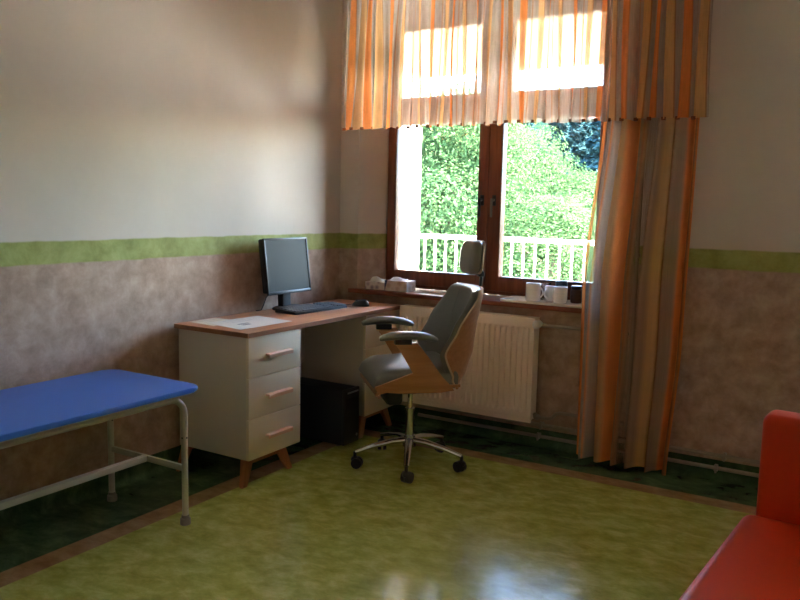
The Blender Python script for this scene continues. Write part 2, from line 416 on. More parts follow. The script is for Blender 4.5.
# window wall with a splayed niche
NX0, NX1, FX0, FX1 = -2.914, -1.24, -2.822, -1.312      # niche at the room side / at the window frame
NZ0, NZ1 = .81, 2.63
YF, YO = 4.45, 4.62
SHIFT = 2.85                                             # the unseen window added for side light stands this far right
def window_wall():
    b = B(); bm = b.bm
    xs = -.4
    for x0, x1, sh in ((XW, xs, 0), (xs, XR, SHIFT)):
        outer = [(x0, -.1), (x1, -.1), (x1, ZC), (x0, ZC)]
        def ring(xa, xb, y): return [bm.verts.new((xa+sh, y, NZ0)), bm.verts.new((xb+sh, y, NZ0)), bm.verts.new((xb+sh, y, NZ1)), bm.verts.new((xa+sh, y, NZ1))]
        i0 = ring(NX0, NX1, YW); i1 = ring(FX0, FX1, YF); i2 = ring(FX0, FX1, YO)
        o0 = [bm.verts.new((x, YW, z)) for x, z in outer]; o1 = [bm.verts.new((x, YO, z)) for x, z in outer]
        for k in range(4):
            n = (k+1) % 4
            bm.faces.new((o0[k], o0[n], i0[n], i0[k])); bm.faces.new((i0[k], i0[n], i1[n], i1[k])); bm.faces.new((i1[k], i1[n], i2[n], i2[k])); bm.faces.new((i2[k], i2[n], o1[n], o1[k]))
            if not ((x0 == xs and k == 3) or (x1 == xs and k == 1)): bm.faces.new((o0[n], o0[k], o1[k], o1[n]))
    bmesh.ops.remove_doubles(bm, verts=bm.verts, dist=1e-5)
    return b
struct(window_wall().build('wall_back', M['wall'], smooth=0))
# linoleum cove running up the walls
def cove(axis):
    b = B(); r = .035; prof = [(0, .1), (.006, .1)] + [(.006+r-r*math.cos(a*PI/2/6), .0005+r-r*math.sin(a*PI/2/6)) for a in range(7)] + [(0, .0005)]
    if axis == 'left': b.prism(prof, lambda d, z, t: (XW+d, YB if t == 0 else YW-.0005, z))
    elif axis == 'back': b.prism(prof, lambda d, z, t: (XW+.042 if t == 0 else XR, YW-d, z))
    else: b.prism(prof, lambda d, z, t: (XR-d, YB if t == 0 else YW-.043, z))
    return b
for ax in ('left', 'back', 'right'): struct(cove(ax).build('baseboard_'+ax, M['lino_dark']))

# ------------------------------------------------------------------ window
win = bpy.data.objects.new('window_1', None); C.objects.link(win); win.location = ((FX0+FX1)/2, YF, NZ0); struct(win)
W = P(win)
b = B()                                                   # fixed frame with transom
fz0, fz1 = .845, NZ1-.002
b.box(FX0, FX0+.03, YF+.012, YF+.09, fz0, fz1, .002); b.box(FX1-.03, FX1, YF+.012, YF+.09, fz0, fz1, .002)
b.box(FX0, FX1, YF+.012, YF+.09, fz0, fz0+.05, .002); b.box(FX0, FX1, YF+.012, YF+.09, fz1-.05, fz1, .002)
b.box(FX0, FX1, YF-.005, YF+.09, 1.99, 2.03, .004)
W(b, 'frame', M['mahogany'])
xm = -2.077
def sash(xa, xb, za, zb, wl, wr, wb, wt):
    b = B(); y0, y1 = YF, YF+.065
    b.box(xa, xa+wl, y0, y1, za, zb, .004); b.box(xb-wr, xb, y0, y1, za, zb, .004)
    b.box(xa+wl-.002, xb-wr+.002, y0+.001, y1-.001, za, za+wb, .004); b.box(xa+wl-.002, xb-wr+.002, y0+.001, y1-.001, zb-wt, zb, .004)
    s = W(b, 'sash', M['mahogany'])
    W(B().box(xa+wl-.003, xb-wr+.003, y0+.045, y0+.049, za+wb-.003, zb-wt+.003), 'pane', M['glass'], s, smooth=0)
    return s
XA, XB = FX0+.006, FX1-.006
s1 = sash(XA, xm-.001, .87, 1.985, .066, .070, .092, .07)
s2 = sash(xm+.001, XB, .87, 1.985, .088, .070, .092, .07)
sash(XA, xm-.001, 2.03, 2.57, .066, .074, .058, .065)
sash(xm+.001, XB, 2.03, 2.57, .130, .070, .058, .065)
for sx, dx in ((s1, xm-.036), (s2, xm+.045)):
    h = W(B().box(dx-.012, dx+.012, YF-.009, YF+.001, 1.40, 1.465, .003), 'handle', M['black'], sx)
    b = B(); b.cyl((dx, YF-.005, 1.435), (dx, YF-.04, 1.435), .008); b.box(dx-.007, dx+.007, YF-.05, YF-.036, 1.33, 1.445, .004)
    W(b, 'grip', M['rubber'] if sx is s2 else M['black'], h)
W(B().box(NX0-.035, -1.19, 4.193, YF+.05, .812, .841, .005), 'sill', M['sill_wood'])
W(B().box(FX0, FX1, YF+.06, YO+.06, .79, .815, .004), 'outer_sill', M['rail_paint'])

added_win = win.copy(); C.objects.link(added_win); added_win.name = 'added_window'; added_win.location.x += SHIFT  # unseen second window, added to light the room from the side
for ch_ in list(win.children): copy_tree(ch_, added_win)
# ------------------------------------------------------------------ balcony outside
YBAL = 6.34
struct(B().box(-3.9, -3.65, YO, YBAL, -.3, 2.56).build('wall_balcony', M['white_paint'], smooth=0))
struct(B().box(-3.9, 9, YO, YBAL+.02, 2.56, 2.8).build('ceiling_balcony', M['soffit'], smooth=0))  # soffit lengthened past the view to keep direct sun out
struct(B().box(-3.9, 9, YO, YBAL+.05, -.25, -.02).build('floor_balcony', M['balcony_tile'], smooth=0))
struct(B().box(-3.85, XW-.3, YW, YO, -.25, 2.8).build('wall_outside', M['white_paint'], smooth=0))
t = thing('balcony_railing', 'white metal balcony railing with thin vertical bars beyond the window', 'railing', (-1.3, YBAL-.05, -.02))
R = P(t); yr = YBAL-.05
R(B().box(-3.65, 3.6, yr-.022, yr+.022, 1.102, 1.140, .006), 'handrail', M['rail_paint'])
R(B().box(-3.65, 3.6, yr-.015, yr+.015, .06, .09, .004), 'bottom_rail', M['rail_paint'])
for i in range(66):
    x = -3.56 + i*.1085
    R(B().box(x-.007, x+.007, yr-.007, yr+.007, -.02 if i % 12 == 6 else .088, 1.097), 'baluster', M['rail_paint'], smooth=0)

# ------------------------------------------------------------------ outside: slope, trees
def hz(x, y):
    k = max(0, min(1, (-.22 - x/max(y, 1))/.1)); k = k*k*(3-2*k)
    return -1.25 + max(0, y-13)*.055 + max(0, y-52)*.22*k + .12*math.sin(x*.4)*math.cos(y*.3)
b = B(); b.grid(lambda u, v: (-70+u*100, 7+v*90, hz(-70+u*100, 7+v*90)), 40, 36)
struct(b.build('ground_hillside', M['hill'], recalc=False))
struct(B().box(-22, 24, YBAL+.06, 12.4, -1.4, -.98).build('ground_bounce', M['bounce'], smooth=0))  # unseen pale ground, added to bounce sunlight up into the room
def leaf(bm, c, n, size, rng):
    n = n.normalized(); a = n.orthogonal().normalized(); a = (Matrix.Rotation(rng.uniform(0, 2*PI), 3, n) @ a); bb = n.cross(a)
    l, w = size*rng.uniform(.7, 1.3), size*rng.uniform(.4, .7)
    bm.faces.new([bm.verts.new(p) for p in (c-a*l*.5, c+bb*w*.5+n*w*.12, c+a*l*.5, c-bb*w*.5+n*w*.12)])
def crown(seed, h, rad, nl, size):
    rng = random.Random(seed); b = B(); bm = b.bm
    blobs = []
    for k in range(26):
        f = rng.uniform(.12, 1); a = rng.uniform(0, 2*PI)
        rr = rad*(.25+.75*math.sin(PI*min(1, f*.86+.1))) * math.sqrt(rng.random())
        blobs.append((Vector((math.cos(a)*rr, math.sin(a)*rr, h*f*.88)), rad*rng.uniform(.30, .5)))
    blobs.append((Vector((0, 0, h*.45)), rad*.62))
    pool = [q for q in blobs for _ in range(max(1, int(q[1]**2*14)))]
    for i in range(nl):
        c, r = pool[i % len(pool)]
        d = Vector((rng.gauss(0, 1), rng.gauss(0, 1), rng.gauss(.25, 1))).normalized()
        q = c + d*r*(.72+.36*rng.random())
        leaf(bm, q, d + Vector((rng.gauss(0, .5), rng.gauss(0, .5), rng.gauss(.3, .5))), size, rng)
    return b
def trunk(h, r):
    b = B(); b.tube([(0, 0, -.3), (.03, 0, h*.3), (-.04, .03, h*.7), (0, 0, h)], r, radii=[r*1.25, r, r*.8, r*.5], seg=10)
    for k in range(5):
        a = k*1.27; z = h*(.45+.1*k)
        b.tube([(0, 0, z), (math.cos(a)*.5, math.sin(a)*.5, z+.5), (math.cos(a)*1.1, math.sin(a)*1.1, z+1.1)], r*.3, radii=[r*.4, r*.28, r*.1], seg=6)
    return b
def make_tree(seed, h, rad, nl=34000, size=.085):
    o = thing('leafy_tree', 'x', 'tree', (0, 0, 0))
    trunk(h*.6, .16).build('trunk', M['bark'], o)
    cr = crown(seed, h*.92, rad, nl, size).build('crown', M['leaf_a'], o, smooth=0, recalc=False)
    cr.location = (0, 0, h*.08)
    return o
protos = [make_tree(3, 4.9, 2.2), make_tree(11, 4.9, 2.4), make_tree(23, 4.9, 2.1)]
spots = [   # proto, x, y, height factor, label
    (0, -8.6, 15.2, 1.06, 'tall green tree in the left pane nearest the white balcony wall'),
    (1, -7.7, 14.6, .98, 'tall green tree in the left pane beside the dark middle post'),
    (2, -5.35, 14.4, .60, 'lower yellow green leafy tree in the middle of the right pane behind the railing'),
    (0, -5.0, 17.8, .55, 'leafy tree at the right edge of the right pane beside the long curtain'),
    (1, -10.6, 17.8, 1.0, 'leafy tree further back, mostly hidden by the white balcony wall'),
    (2, -7.8, 18.6, .92, 'leafy tree further back at the left edge of the right pane'),
    (1, -6.4, 19.4, .64, 'rounded green treetop right below the dark spruces in the right pane'),
]
used = set()
for pi, x, y, k, lab in spots:
    o = protos[pi] if pi not in used else copy_tree(protos[pi]); used.add(pi)
    o.location = (x, y, hz(x, y)-.1); o.rotation_euler = (0, 0, x*1.7+y); o.scale = (1, 1, k); o['label'] = lab; o['category'] = 'tree'; o['group'] = 'leafy trees on the slope outside'
def conifer(seed, h, r, n):
    rng = random.Random(seed); b = B(); bm = b.bm
    b.lathe([(r*.45, 0), (r*.5, h*.1), (r*.2, h*.6), (.02, h*.98)], seg=10)
    for i in range(n):
        f = rng.random()**.8; z = h*(.03+.95*f); tier = .75+.25*math.cos(f*55)
        rr = r*(1-f*.97)*tier*rng.uniform(.45, 1.05); a = rng.uniform(0, 2*PI)
        d = Vector((math.cos(a), math.sin(a), -.35))
        leaf(bm, Vector((math.cos(a)*rr, math.sin(a)*rr, z)), Vector((d.x*.5, d.y*.5, 1)) + Vector((rng.gauss(0, .4), rng.gauss(0, .4), 0)), .55, rng)
    return b
co = thing('spruce_tree', 'x', 'tree', (0, 0, 0))
trunk(3, .2).build('trunk', M['bark'], co)
conifer(5, 11.5, 2.6, 5000).build('crown', M['leaf_b'], co, smooth=0, recalc=False)
pos = [(-21.5, 47, .86), (-18.6, 45, .84), (-16.2, 47, .82), (-13.6, 44, .86), (-12.0, 48, .9), (-20.4, 42, .76), (-17.2, 41, .80), (-14.8, 40.5, .74), (-12.3, 41, .80), (-24.5, 46, .84), (-19.6, 53, .92), (-17.4, 52, .88), (-15.2, 54, .93), (-22.6, 53, .9), (-25.8, 54, .92), (-28.5, 52, .9)]
for i, (x, y, k) in enumerate(pos):
    o = co if i == 0 else copy_tree(co)
    o.location = (x, y, hz(x, y)-2.0); o.rotation_euler = (0, 0, i*1.3); o.scale = (1, 1, k)
    tag(o, 'dark blue green spruce in the distant dense row behind the leafy trees', 'tree', 'dark spruces on the far slope')

# ------------------------------------------------------------------ curtains
sheer, sheer2 = (.86, .73, .62), (.74, .64, .56)
orange, ochre, brownl = (.84, .30, .09), (.80, .50, .24), (.40, .18, .08)
val_stops = [(0, sheer), (.20, sheer), (.22, orange), (.38, orange), (.40, sheer2), (.55, sheer2), (.57, brownl), (.60, sheer), (.68, sheer), (.70, ochre), (.88, ochre), (.90, brownl), (.93, sheer), (1, sheer)]
val_alpha = [(0, .48), (.20, .48), (.22, .93), (.36, .93), (.39, .52), (.55, .52), (.57, .92), (.60, .48), (.68, .48), (.71, .86), (.87, .86), (.90, .92), (.93, .48), (1, .48)]
M['valance'] = curtain_material('striped_voile_valance', val_stops, val_alpha, 15)
dsh = (.66, .47, .33)                                     # the drape's plain cloth, warmer than the valance
dr = [ # position along the drape, colour, opacity
    (0, orange, .9), (.022, orange, .9), (.034, sheer, .34), (.10, sheer, .34), (.115, orange, .75), (.135, sheer, .36), (.20, sheer, .42), (.22, dsh, .5),
    (.25, ochre, .8), (.29, ochre, .8), (.31, orange, .88), (.38, orange, .88), (.40, brownl, .85), (.44, dsh, .45), (.47, brownl, .8), (.49, dsh, .38), (.56, dsh, .38),
    (.58, orange, .8), (.60, dsh, .5), (.66, dsh, .55), (.68, ochre, .75), (.74, ochre, .75), (.76, brownl, .9), (.80, brownl, .9), (.82, dsh, .5), (.86, dsh, .5),
    (.88, orange, .92), (.95, orange, .92), (.97, brownl, .9), (1, orange, .9)]
M['drape'] = curtain_material('striped_voile_drape', [(p, c) for p, c, a in dr], [(p, a) for p, c, a in dr], .9999)
M['tassel'] = plain('brown_hem_stitching', srgb(120, 66, 30), .8)

rngc = random.Random(4)
ph = [rngc.uniform(0, 6.28) for _ in range(8)]
def foldf(s, n): return math.sin(2*PI*n*s+ph[0]+1.2*math.sin(2*PI*3.1*s+ph[1])) + .45*math.sin(2*PI*n*1.9*s+ph[2]) + .3*math.sin(2*PI*n*.53*s+ph[3])
VX0, VX1 = -2.885, -.745
def val(u, v):
    amp = .011 + .016*v
    spread = 1 + .018*v
    x = VX0 + (VX1-VX0)*u
    xc = (VX0+VX1)/2; x = xc + (x-xc)*(.985+.015*v)
    x += .012*v*math.cos(2*PI*31*u+ph[4]) + .020*(1-v)*math.sin(2*PI*7.3*u+ph[6]) + .010*math.sin(PI*v)*math.sin(2*PI*11*u+ph[7])
    hem = 1.852 + .006*math.sin(2*PI*29*u+ph[5]) - .012*u
    z = 2.665*(1-v) + hem*v
    return (x, 4.035 + amp*foldf(u, 29), z)
o = B(); o.grid(val, 700, 24, True)
va = tag(o.build('valance_curtain', M['valance'], smooth=180, recalc=False), 'short orange striped sheer valance hanging across the top of the window', 'curtain')
for k in range(30):                                  # gathered hem stitches
    u = (k+.35)/30; x, y, z = val(u, 1)
    B().box(x-.011, x+.011, y-.006, y+.004, z-.003, z+.014, .003).build('hem_stitch', M['tassel'], va)
def drape(u, v):
    z = 2.64*(1-v) + .02*v
    def lerp(pts):
        for (v0, a), (v1, c) in zip(pts, pts[1:]):
            if v <= v1:
                t = (v-v0)/(v1-v0); t = t*t*(3-2*t)*.5 + t*.5
                return a+(c-a)*t
        return pts[-1][1]
    xl = lerp([(0, -1.25), (.30, -1.272), (.62, -1.345), (1, -1.335)]); xr = lerp([(0, -.775), (.30, -.785), (.75, -.80), (1, -.838)])
    x = xl + (xr-xl)*u
    amp = .019+.017*v
    f = math.sin(2*PI*5.5*u+.9) + .35*math.sin(2*PI*12*u+ph[6]+1.5*v)
    x += (.022*math.cos(2*PI*5.5*u+.4) + .010*math.sin(2*PI*2.2*u+3*v))*min(1, .4+v)*min(1, 6*u*(1-u))
    return (x, 4.118 + amp*.85*f - (.008*v if u < .1 else 0), z + .012*v*math.sin(2*PI*5.5*u+2.6))
o = B(); o.grid(drape, 420, 60, True)
tag(o.build('drape_curtain', M['drape'], smooth=180, recalc=False), 'long orange and ochre striped sheer curtain hanging to the floor right of the window', 'curtain')
t = thing('curtain_rail', 'white double curtain rail above the window', 'curtain rail', (-1.8, YW, 2.66))
Q = P(t)
Q(B().box(-2.98, -.66, 4.02, 4.05, 2.665, 2.69, .004), 'front_track', M['rail_paint'])
Q(B().box(-2.98, -.66, 4.105, 4.135, 2.665, 2.69, .004), 'rear_track', M['rail_paint'])
for x in (-2.8, -1.8, -.8): Q(B().box(x-.012, x+.012, 4.01, YW, 2.69, 2.705, .002), 'bracket', M['rail_paint'])

# ------------------------------------------------------------------ radiator and pipes
t = thing('radiator', 'cream ribbed panel radiator under the window', 'radiator', (-2.05, 4.19, .12))
Q = P(t)
rx0, rx1, rz0, rz1, ry = -2.505, -1.612, .160, .762, 4.13
def rad(u, v):
    x = rx0 + (rx1-rx0)*u; z = rz0 + (rz1-rz0)*v
    per = (rx1-rx0-.05)/24
    e = max(0, min(1, (z-rz0-.055)/.02)) * max(0, min(1, (rz1-.05-z)/.02))
    k = (x-rx0-.025)/per
    if k < 0 or k > 24: e = 0
    w = max(0, min(1, (abs((k % 1)-.5)*2-.48)/.16))
    d = .012*e*w
    if abs(z-rz0-.035) < .005 and 0 <= k <= 24 and abs((k % 1)-.5) < .24: d = -.003
    return (x, ry+d, z)
b = B(); b.grid(rad, 416, 90)
Q(b, 'front_panel', M['radiator'], smooth=50)
b = B(); b.box(rx0, rx1, ry+.014, ry+.016, rz0, rz1)
b.box(rx0+.01, rx1-.01, ry+.075, ry+.082, rz0+.01, rz1-.03)
Q(b, 'rear_panel', M['radiator'], smooth=0)
for x in (rx0, rx1-.006): Q(B().box(x, x+.006, ry+.001, ry+.085, rz0+.015, rz1-.004, .002), 'side_cover', M['radiator'])
b = B(); b.box(rx0, rx1, ry, ry+.085, rz1-.002, rz1+.006, .002)
for k in range(40): b.box(rx0+.02+k*.0215, rx0+.03+k*.0215, ry+.02, ry+.07, rz1+.005, rz1+.0075)
Q(b, 'top_grille', M['radiator'], smooth=0)
vx = rx1
b = B(); b.cyl((vx-.002, ry+.045, .727), (vx+.022, ry+.045, .727), .012); b.cyl((vx+.014, ry+.045, .735), (vx+.014, ry-.0, .735), .02, .023, 18); b.sphere((vx+.014, ry-.003, .735), .025, 1, .6, 1)
Q(b, 'thermostat_valve', M['rail_paint'])
b = B(); b.tube([(vx-.01, ry+.05, .19), (vx+.02, 4.19, .186), (vx+.075, 4.2, .184), (vx+.10, 4.205, .19), (vx+.125, 4.205, .218), (vx+.15, 4.208, .226), (vx+.2, 4.208, .226), (-1.10, 4.208, .226)], .0095); b.cyl((vx+.005, 4.182, .189), (vx+.03, 4.19, .186), .016); b.sphere((vx+.015, 4.165, .205), .013)
Q(b, 'return_pipe', M['pipe'])
b = B(); b.tube([(vx+.03, ry+.05, .727), (vx+.06, 4.2, .724), (-1.10, 4.214, .722)], .0095); b.cyl((vx+.022, ry+.045, .727), (vx+.05, ry+.055, .726), .014)
Q(b, 'feed_pipe', M['pipe'])
for z, lab in ((.136, 'upper of the two thin heating pipes running low along the window wall'), (.068, 'lower of the two thin heating pipes running low along the window wall')):
    t = thing('heating_pipe', lab, 'pipe', (-.9, 4.212, z), 0, 'heating pipes low on the window wall'); q = P(t)
    q(B().tube([(-2.4, 4.212, z), (-1.0, 4.212, z), (.9, 4.212, z)], .0105, seg=12), 'tube', M['pipe'])
    for x in ((-1.575, -.575, .4) if z > .1 else (-1.59, -.612, .38)):
        b = B(); b.cyl((x-.009, 4.212, z), (x+.009, 4.212, z), .0165); b.box(x-.006, x+.006, 4.205, 4.25, z-.012, z+.012); b.box(x-.005, x+.005, 4.196, 4.206, z-.024, z+.024, .002)
        q(b, 'bracket', M['pipe'])
for x, lab in ((-1.152, 'left of the two upright heating pipes behind the long curtain'), (-1.083, 'right of the two upright heating pipes behind the long curtain')):
    t = thing('riser_pipe', lab, 'pipe', (x, 4.228, .0), 0, 'upright heating pipes behind the long curtain'); q = P(t)
    q(B().tube([(x, 4.226, .0), (x, 4.226, 1.5), (x, 4.226, ZC)], .011, seg=12), 'tube', M['pipe'])
    b = B(); b.cyl((x, 4.226, 1.14), (x, 4.226, 1.158), .017); b.box(x-.006, x+.006, 4.226, 4.25, 1.142, 1.156)
    q(b, 'bracket', M['pipe'])

# ------------------------------------------------------------------ desk
t = thing('desk', 'cream desk with wooden top, drawers and splayed wooden legs along the left wall', 'desk', (-2.77, 3.47, 0))
D = P(t)
top = D(B().box(-3.018, -2.514, 2.757, 4.18, .741, .766, .0025), 'desktop', M['desk_top'])
D(B().box(-2.514, -2.5125, 2.759, 4.178, .7425, .7645), 'edge_band', M['desk_edge'], top, smooth=0)
D(B().box(-3.016, -2.516, 2.7555, 2.757, .7425, .7645), 'edge_band', M['desk_edge'], top, smooth=0)
def pedestal(y0, y1):
    b = B(); x0, x1 = -3.005, -2.546
    b.box(x0, x1, y0, y0+.017, .128, .741, .001); b.box(x0, x1, y1-.017, y1, .128, .741, .001)
    b.box(x0, x1, y0+.017, y1-.017, .128, .145); b.box(x0, x1, y0+.017, y1-.017, .725, .741); b.box(x0, x0+.01, y0+.017, y1-.017, .145, .725)
    body = D(b, 'pedestal', M['desk_body'], smooth=0)
    for k in range(3):
        z0 = .128 + k*.2045; z1 = z0 + .2015
        d = D(B().box(-2.546, -2.528, y0, y1, z0, z1, .0012), 'drawer', M['desk_front'])
        yc = (y0+y1)/2+.015
        zc = z0 + .102
        pr = [(-2.5275, zc+.008), (-2.504, zc+.008), (-2.500, zc+.004), (-2.502, zc-.014), (-2.507, zc-.014), (-2.509, zc-.002), (-2.5275, zc-.002)]
        D(B().prism(pr, lambda a, z, tt: (a, yc-.092 if tt == 0 else yc+.092, z)), 'handle', M['handle'], d, smooth=0)
    # leg frame
    b = B(); b.box(-2.575, -2.555, y0+.03, y1-.13, .098, .1275, .002); D(b, 'leg_rail', M['desk_leg'])
    b = B(); b.box(-2.985, -2.965, y0+.03, y1-.13, .098, .1275, .002); D(b, 'leg_rail', M['desk_leg'])
    for sx, xx in ((1, -2.565), (-1, -2.975)):
        for sy, yy in ((-1, y0+.028), (1, y1-.125)):
            b = B()
            w0, w1 = .03, .019
            topc = Vector((xx, yy, .1275)); botc = Vector((xx+sx*.022*(1 if sx > 0 else .3), yy+sy*.052, 0))
            vs = []
            for c, w in ((topc, w0), (botc, w1)):
                vs.append([b.bm.verts.new(c+Vector((dx*w*.62, dy*w, 0))) for dx, dy in ((-1, -1), (1, -1), (1, 1), (-1, 1))])
            for i in range(4): b.bm.faces.new((vs[0][i], vs[0][(i+1) % 4], vs[1][(i+1) % 4], vs[1][i]))
            b.bm.faces.new(vs[0]); b.bm.faces.new(vs[1][::-1])
            bmesh.ops.bevel(b.bm, geom=list(b.bm.edges), offset=.003, segments=2, affect='EDGES')
            D(b, 'leg', M['desk_leg'])
    return body
pedestal(2.775, 3.172); pedestal(3.785, 4.165)
D(B().box(-3.0, -2.985, 3.172, 3.785, .40, .741, .001), 'modesty_panel', M['desk_body'], smooth=0)

# ------------------------------------------------------------------ things on the desk
ZD = .7665
t = thing('computer_monitor', 'black flat computer monitor standing on the desk by the wall', 'monitor', (-2.945, 3.575, ZD))
q = P(t)
mrot = Matrix.Translation((-2.925, 3.552, 1.026)) @ Matrix.Rotation(math.radians(-7), 4, 'Y')
hw, hh = .197, .163
def mbox(b, x0, x1, y0, y1, z0, z1, bv=.003): b.box(x0, x1, y0, y1, z0, z1, bv, 2, mrot)
b = B(); mbox(b, -.012, 0, -hw, hw, -hh, -hh+.018); mbox(b, -.012, 0, -hw, hw, hh-.013, hh); mbox(b, -.012, 0, -hw, -hw+.013, -hh, hh); mbox(b, -.012, 0, hw-.013, hw, -hh, hh)
q(b, 'bezel', M['black'])
b = B(); mbox(b, -.008, -.004, -hw+.011, hw-.011, -hh+.016, hh-.011, 0)
q(b, 'screen', M['screen'], smooth=0)
b = B(); mbox(b, -.048, -.0105, -hw+.002, hw-.002, -hh+.012, hh-.002, .010); mbox(b, -.062, -.04, -.12, .12, -.10, .09, .012)
q(b, 'housing', M['black_matte'])
b = B(); b.prism([(-2.985, ZD+.015), (-2.945, ZD+.015), (-2.948, .93), (-2.975, .95), (-2.992, .9)], lambda a, z, tt: (a, 3.53 if tt == 0 else 3.60, z), .003)
q(b, 'neck', M['black'])
b = B(); b.lathe([(.0, 0), (.1, 0), (.105, .004), (.102, .012), (.085, .017), (0, .019)], seg=32, mat=Matrix.Translation((-2.945, 3.575, ZD)) @ Matrix.Diagonal((.68, 1.15, 1, 1)))
q(b, 'base', M['black'])
q(B().tube([(-2.985, 3.47, .88), (-2.998, 3.44, .84), (-3.0, 3.42, .80), (-3.0, 3.40, ZD+.005), (-3.002, 3.36, ZD+.004)], .0032, seg=8), 'cable', M['cable'])

t = thing('computer_keyboard', 'black computer keyboard lying on the desk in front of the monitor', 'keyboard', (-2.80, 3.62, ZD), math.radians(-4))
# local: x towards the user, y to the right
b = B(); b.prism([(-.078, .0), (.08, .0), (.08, .010), (.072, .014), (-.072, .024), (-.078, .02)], lambda a, z, tt: (a, -.23 if tt == 0 else .23, z), .003)
b.build('base', M['black'], t)
def keys(ys, x, zz, wide=.0180):
    b = B()
    for y in ys: b.box(x-.0095, x+.0095, y-.0005, y+wide, zz-.001, zz+.006, .0015, 1)
    b.box(x-.006, x+.006, ys[0], ys[-1]+wide-.001, zz-.002, zz+.001)      # the web under the caps
    b.build('key_row', M['key'], t)
for r in range(6):
    x = -.060 + r*.0235 + (.004 if r else 0); zz = .0235 - (x+.072)*.0694
    if r == 5:
        keys([-.218+k*.0205 for k in range(3)], x, zz); keys([-.152], x, zz, .12); keys([-.026+k*.0205 for k in range(5)], x, zz)
    else: keys([-.218+k*.0205 for k in range(13 if r == 0 else 14)], x, zz)
    if r != 4: keys([.083+k*.0205 for k in range(3)], x, zz)
    if r: keys([.151+k*.0195 for k in range(4)], x, zz)
B().tube([(-.075, -.02, .015), (-.10, 0, .004), (-.125, .06, .003), (-.14, .2, .003), (-.15, .33, .003)], .0022, seg=6).build('cable', M['cable'], t)

t = thing('computer_mouse', 'black computer mouse on the right end of the desk', 'mouse', (-2.69, 3.965, ZD), math.radians(195))
b = B()
def ms(u, v):
    a = u*2*PI; e = math.sin(v*PI/2)
    x = math.cos(a)*.056*(1-.0*e)*math.cos(v*PI/2)**.6; y = math.sin(a)*.032*math.cos(v*PI/2)**.6
    return (x, y, .036*e*(1-.25*(x/.056)))
b.grid(ms, 28, 10); bmesh.ops.remove_doubles(b.bm, verts=b.bm.verts, dist=1e-5); bmesh.ops.holes_fill(b.bm, edges=b.bm.edges)
b.build('shell', M['black'], t)
B().cyl((.026, -.003, .029), (.026, .003, .029), .008).build('scroll_wheel', M['key'], t)
B().tube([(.054, 0, .008), (.09, .005, .003), (.16, .03, .003), (.24, .0, .003), (.30, -.02, .003)], .002, seg=6).build('cable', M['cable'], t)

def sheet(name, corners, mat, label, z):
    cx = sum(c[0] for c in corners)/4; cy = sum(c[1] for c in corners)/4
    b = B()
    a, bb, c, d = [Vector((x-cx, y-cy, 0)) for x, y in corners]
    def f(u, v, z0):
        p = (a*(1-u)+bb*u)*(1-v) + (d*(1-u)+c*u)*v
        return (p.x, p.y, z0 + .0012*abs(math.sin(3*u+2*v)))
    b.slab(lambda u, v: f(u, v, .0006), lambda u, v: f(u, v, 0.0001), 10, 10)
    o = b.build(name, mat); o.location = (cx, cy, z)
    return tag(o, label, 'paper')
sheet('paper_sheet', [(-3.0, 2.835), (-2.995, 3.03), (-2.80, 3.02), (-2.80, 2.815)], M['paper_b'], 'cream paper sheet at the back left corner of the desk, half under another', ZD)
sheet('paper_sheet', [(-2.885, 2.85), (-2.865, 3.22), (-2.59, 3.18), (-2.605, 2.80)], M['paper_a'], 'white printed paper sheet lying at the front left corner of the desk', ZD+.002)

# ------------------------------------------------------------------ computer case under the desk
t = thing('computer_tower', 'black computer tower standing on the floor under the desk', 'computer', (-2.72, 3.615, 0))
q = P(t)
ty0, ty1, tx0, tx1, tz0, tz1 = 3.54, 3.69, -2.93, -2.522, .012, .338
q(B().box(tx0, tx1, ty0, ty1, tz0, tz1-.003, .004), 'case', M['black_matte'])
fp = q(B().box(tx1, tx1+.02, ty0-.001, ty1+.001, tz0, tz1, .006), 'front_panel', M['black'])
q(B().box(tx1+.018, tx1+.0215, ty0+.03, ty1-.012, tz1-.028, tz1-.018, .001), 'drive_slot', M['silver'], fp)
q(B().box(tx1+.018, tx1+.021, ty0+.012, ty1-.012, .21, .285, .002), 'drive_cover', M['black_matte'], fp)
b = B(); b.cyl((tx1+.018, ty1-.025, .055), (tx1+.0225, ty1-.025, .055), .009)
q(b, 'power_button', M['silver'], fp)
for x in (tx0+.04, tx1-.04):
    for y in (ty0+.025, ty1-.025): q(B().cyl((x, y, 0), (x, y, tz0+.001), .012), 'foot', M['rubber'])

# ------------------------------------------------------------------ office chair
CX, CY = -2.055, 3.515
fdir = Vector((-.72, -.69)).normalized()
t = thing('office_chair', 'grey leatherette office chair with bent plywood shell and chrome star base', 'chair', (CX, CY, 0), math.atan2(fdir.y, fdir.x))
ch = t
# base
b = B(); b.cyl((0, 0, .105), (0, 0, .165), .036, .03, 20); hub = b.build('hub', M['chrome'], ch)
for k in range(5):
    a = math.radians([-134, -62, 9, 82, 152][k]) - math.atan2(fdir.y, fdir.x)
    c, s_ = math.cos(a), math.sin(a); rr = .297
    b = B(); pts = [(c*r, s_*r, z) for r, z in ((.02, .14), (.1, .135), (.2, .115), (rr, .088))]
    b.tube(pts, .02, radii=[.024, .021, .018, .014], seg=12, flat=.72)
    b.build('base_arm', M['chrome'], ch)
    b = B(); cw = a + 1.1
    wx, wy = math.cos(cw), math.sin(cw); ox, oy = -wy*.012, wx*.012; cx, cy = c*rr, s_*rr
    for sg in (-1, 1): b.cyl((cx+ox+wx*sg*.006, cy+oy+wy*sg*.006, .0305), (cx+ox+wx*sg*.024, cy+oy+wy*sg*.024, .0305), .030, .028, 20)
    b.cyl((cx, cy, .05), (cx, cy, .09), .009, .009, 10); b.sphere((cx, cy, .048), .022, 1, 1, .8)
    b.build('caster', M['black'], ch)
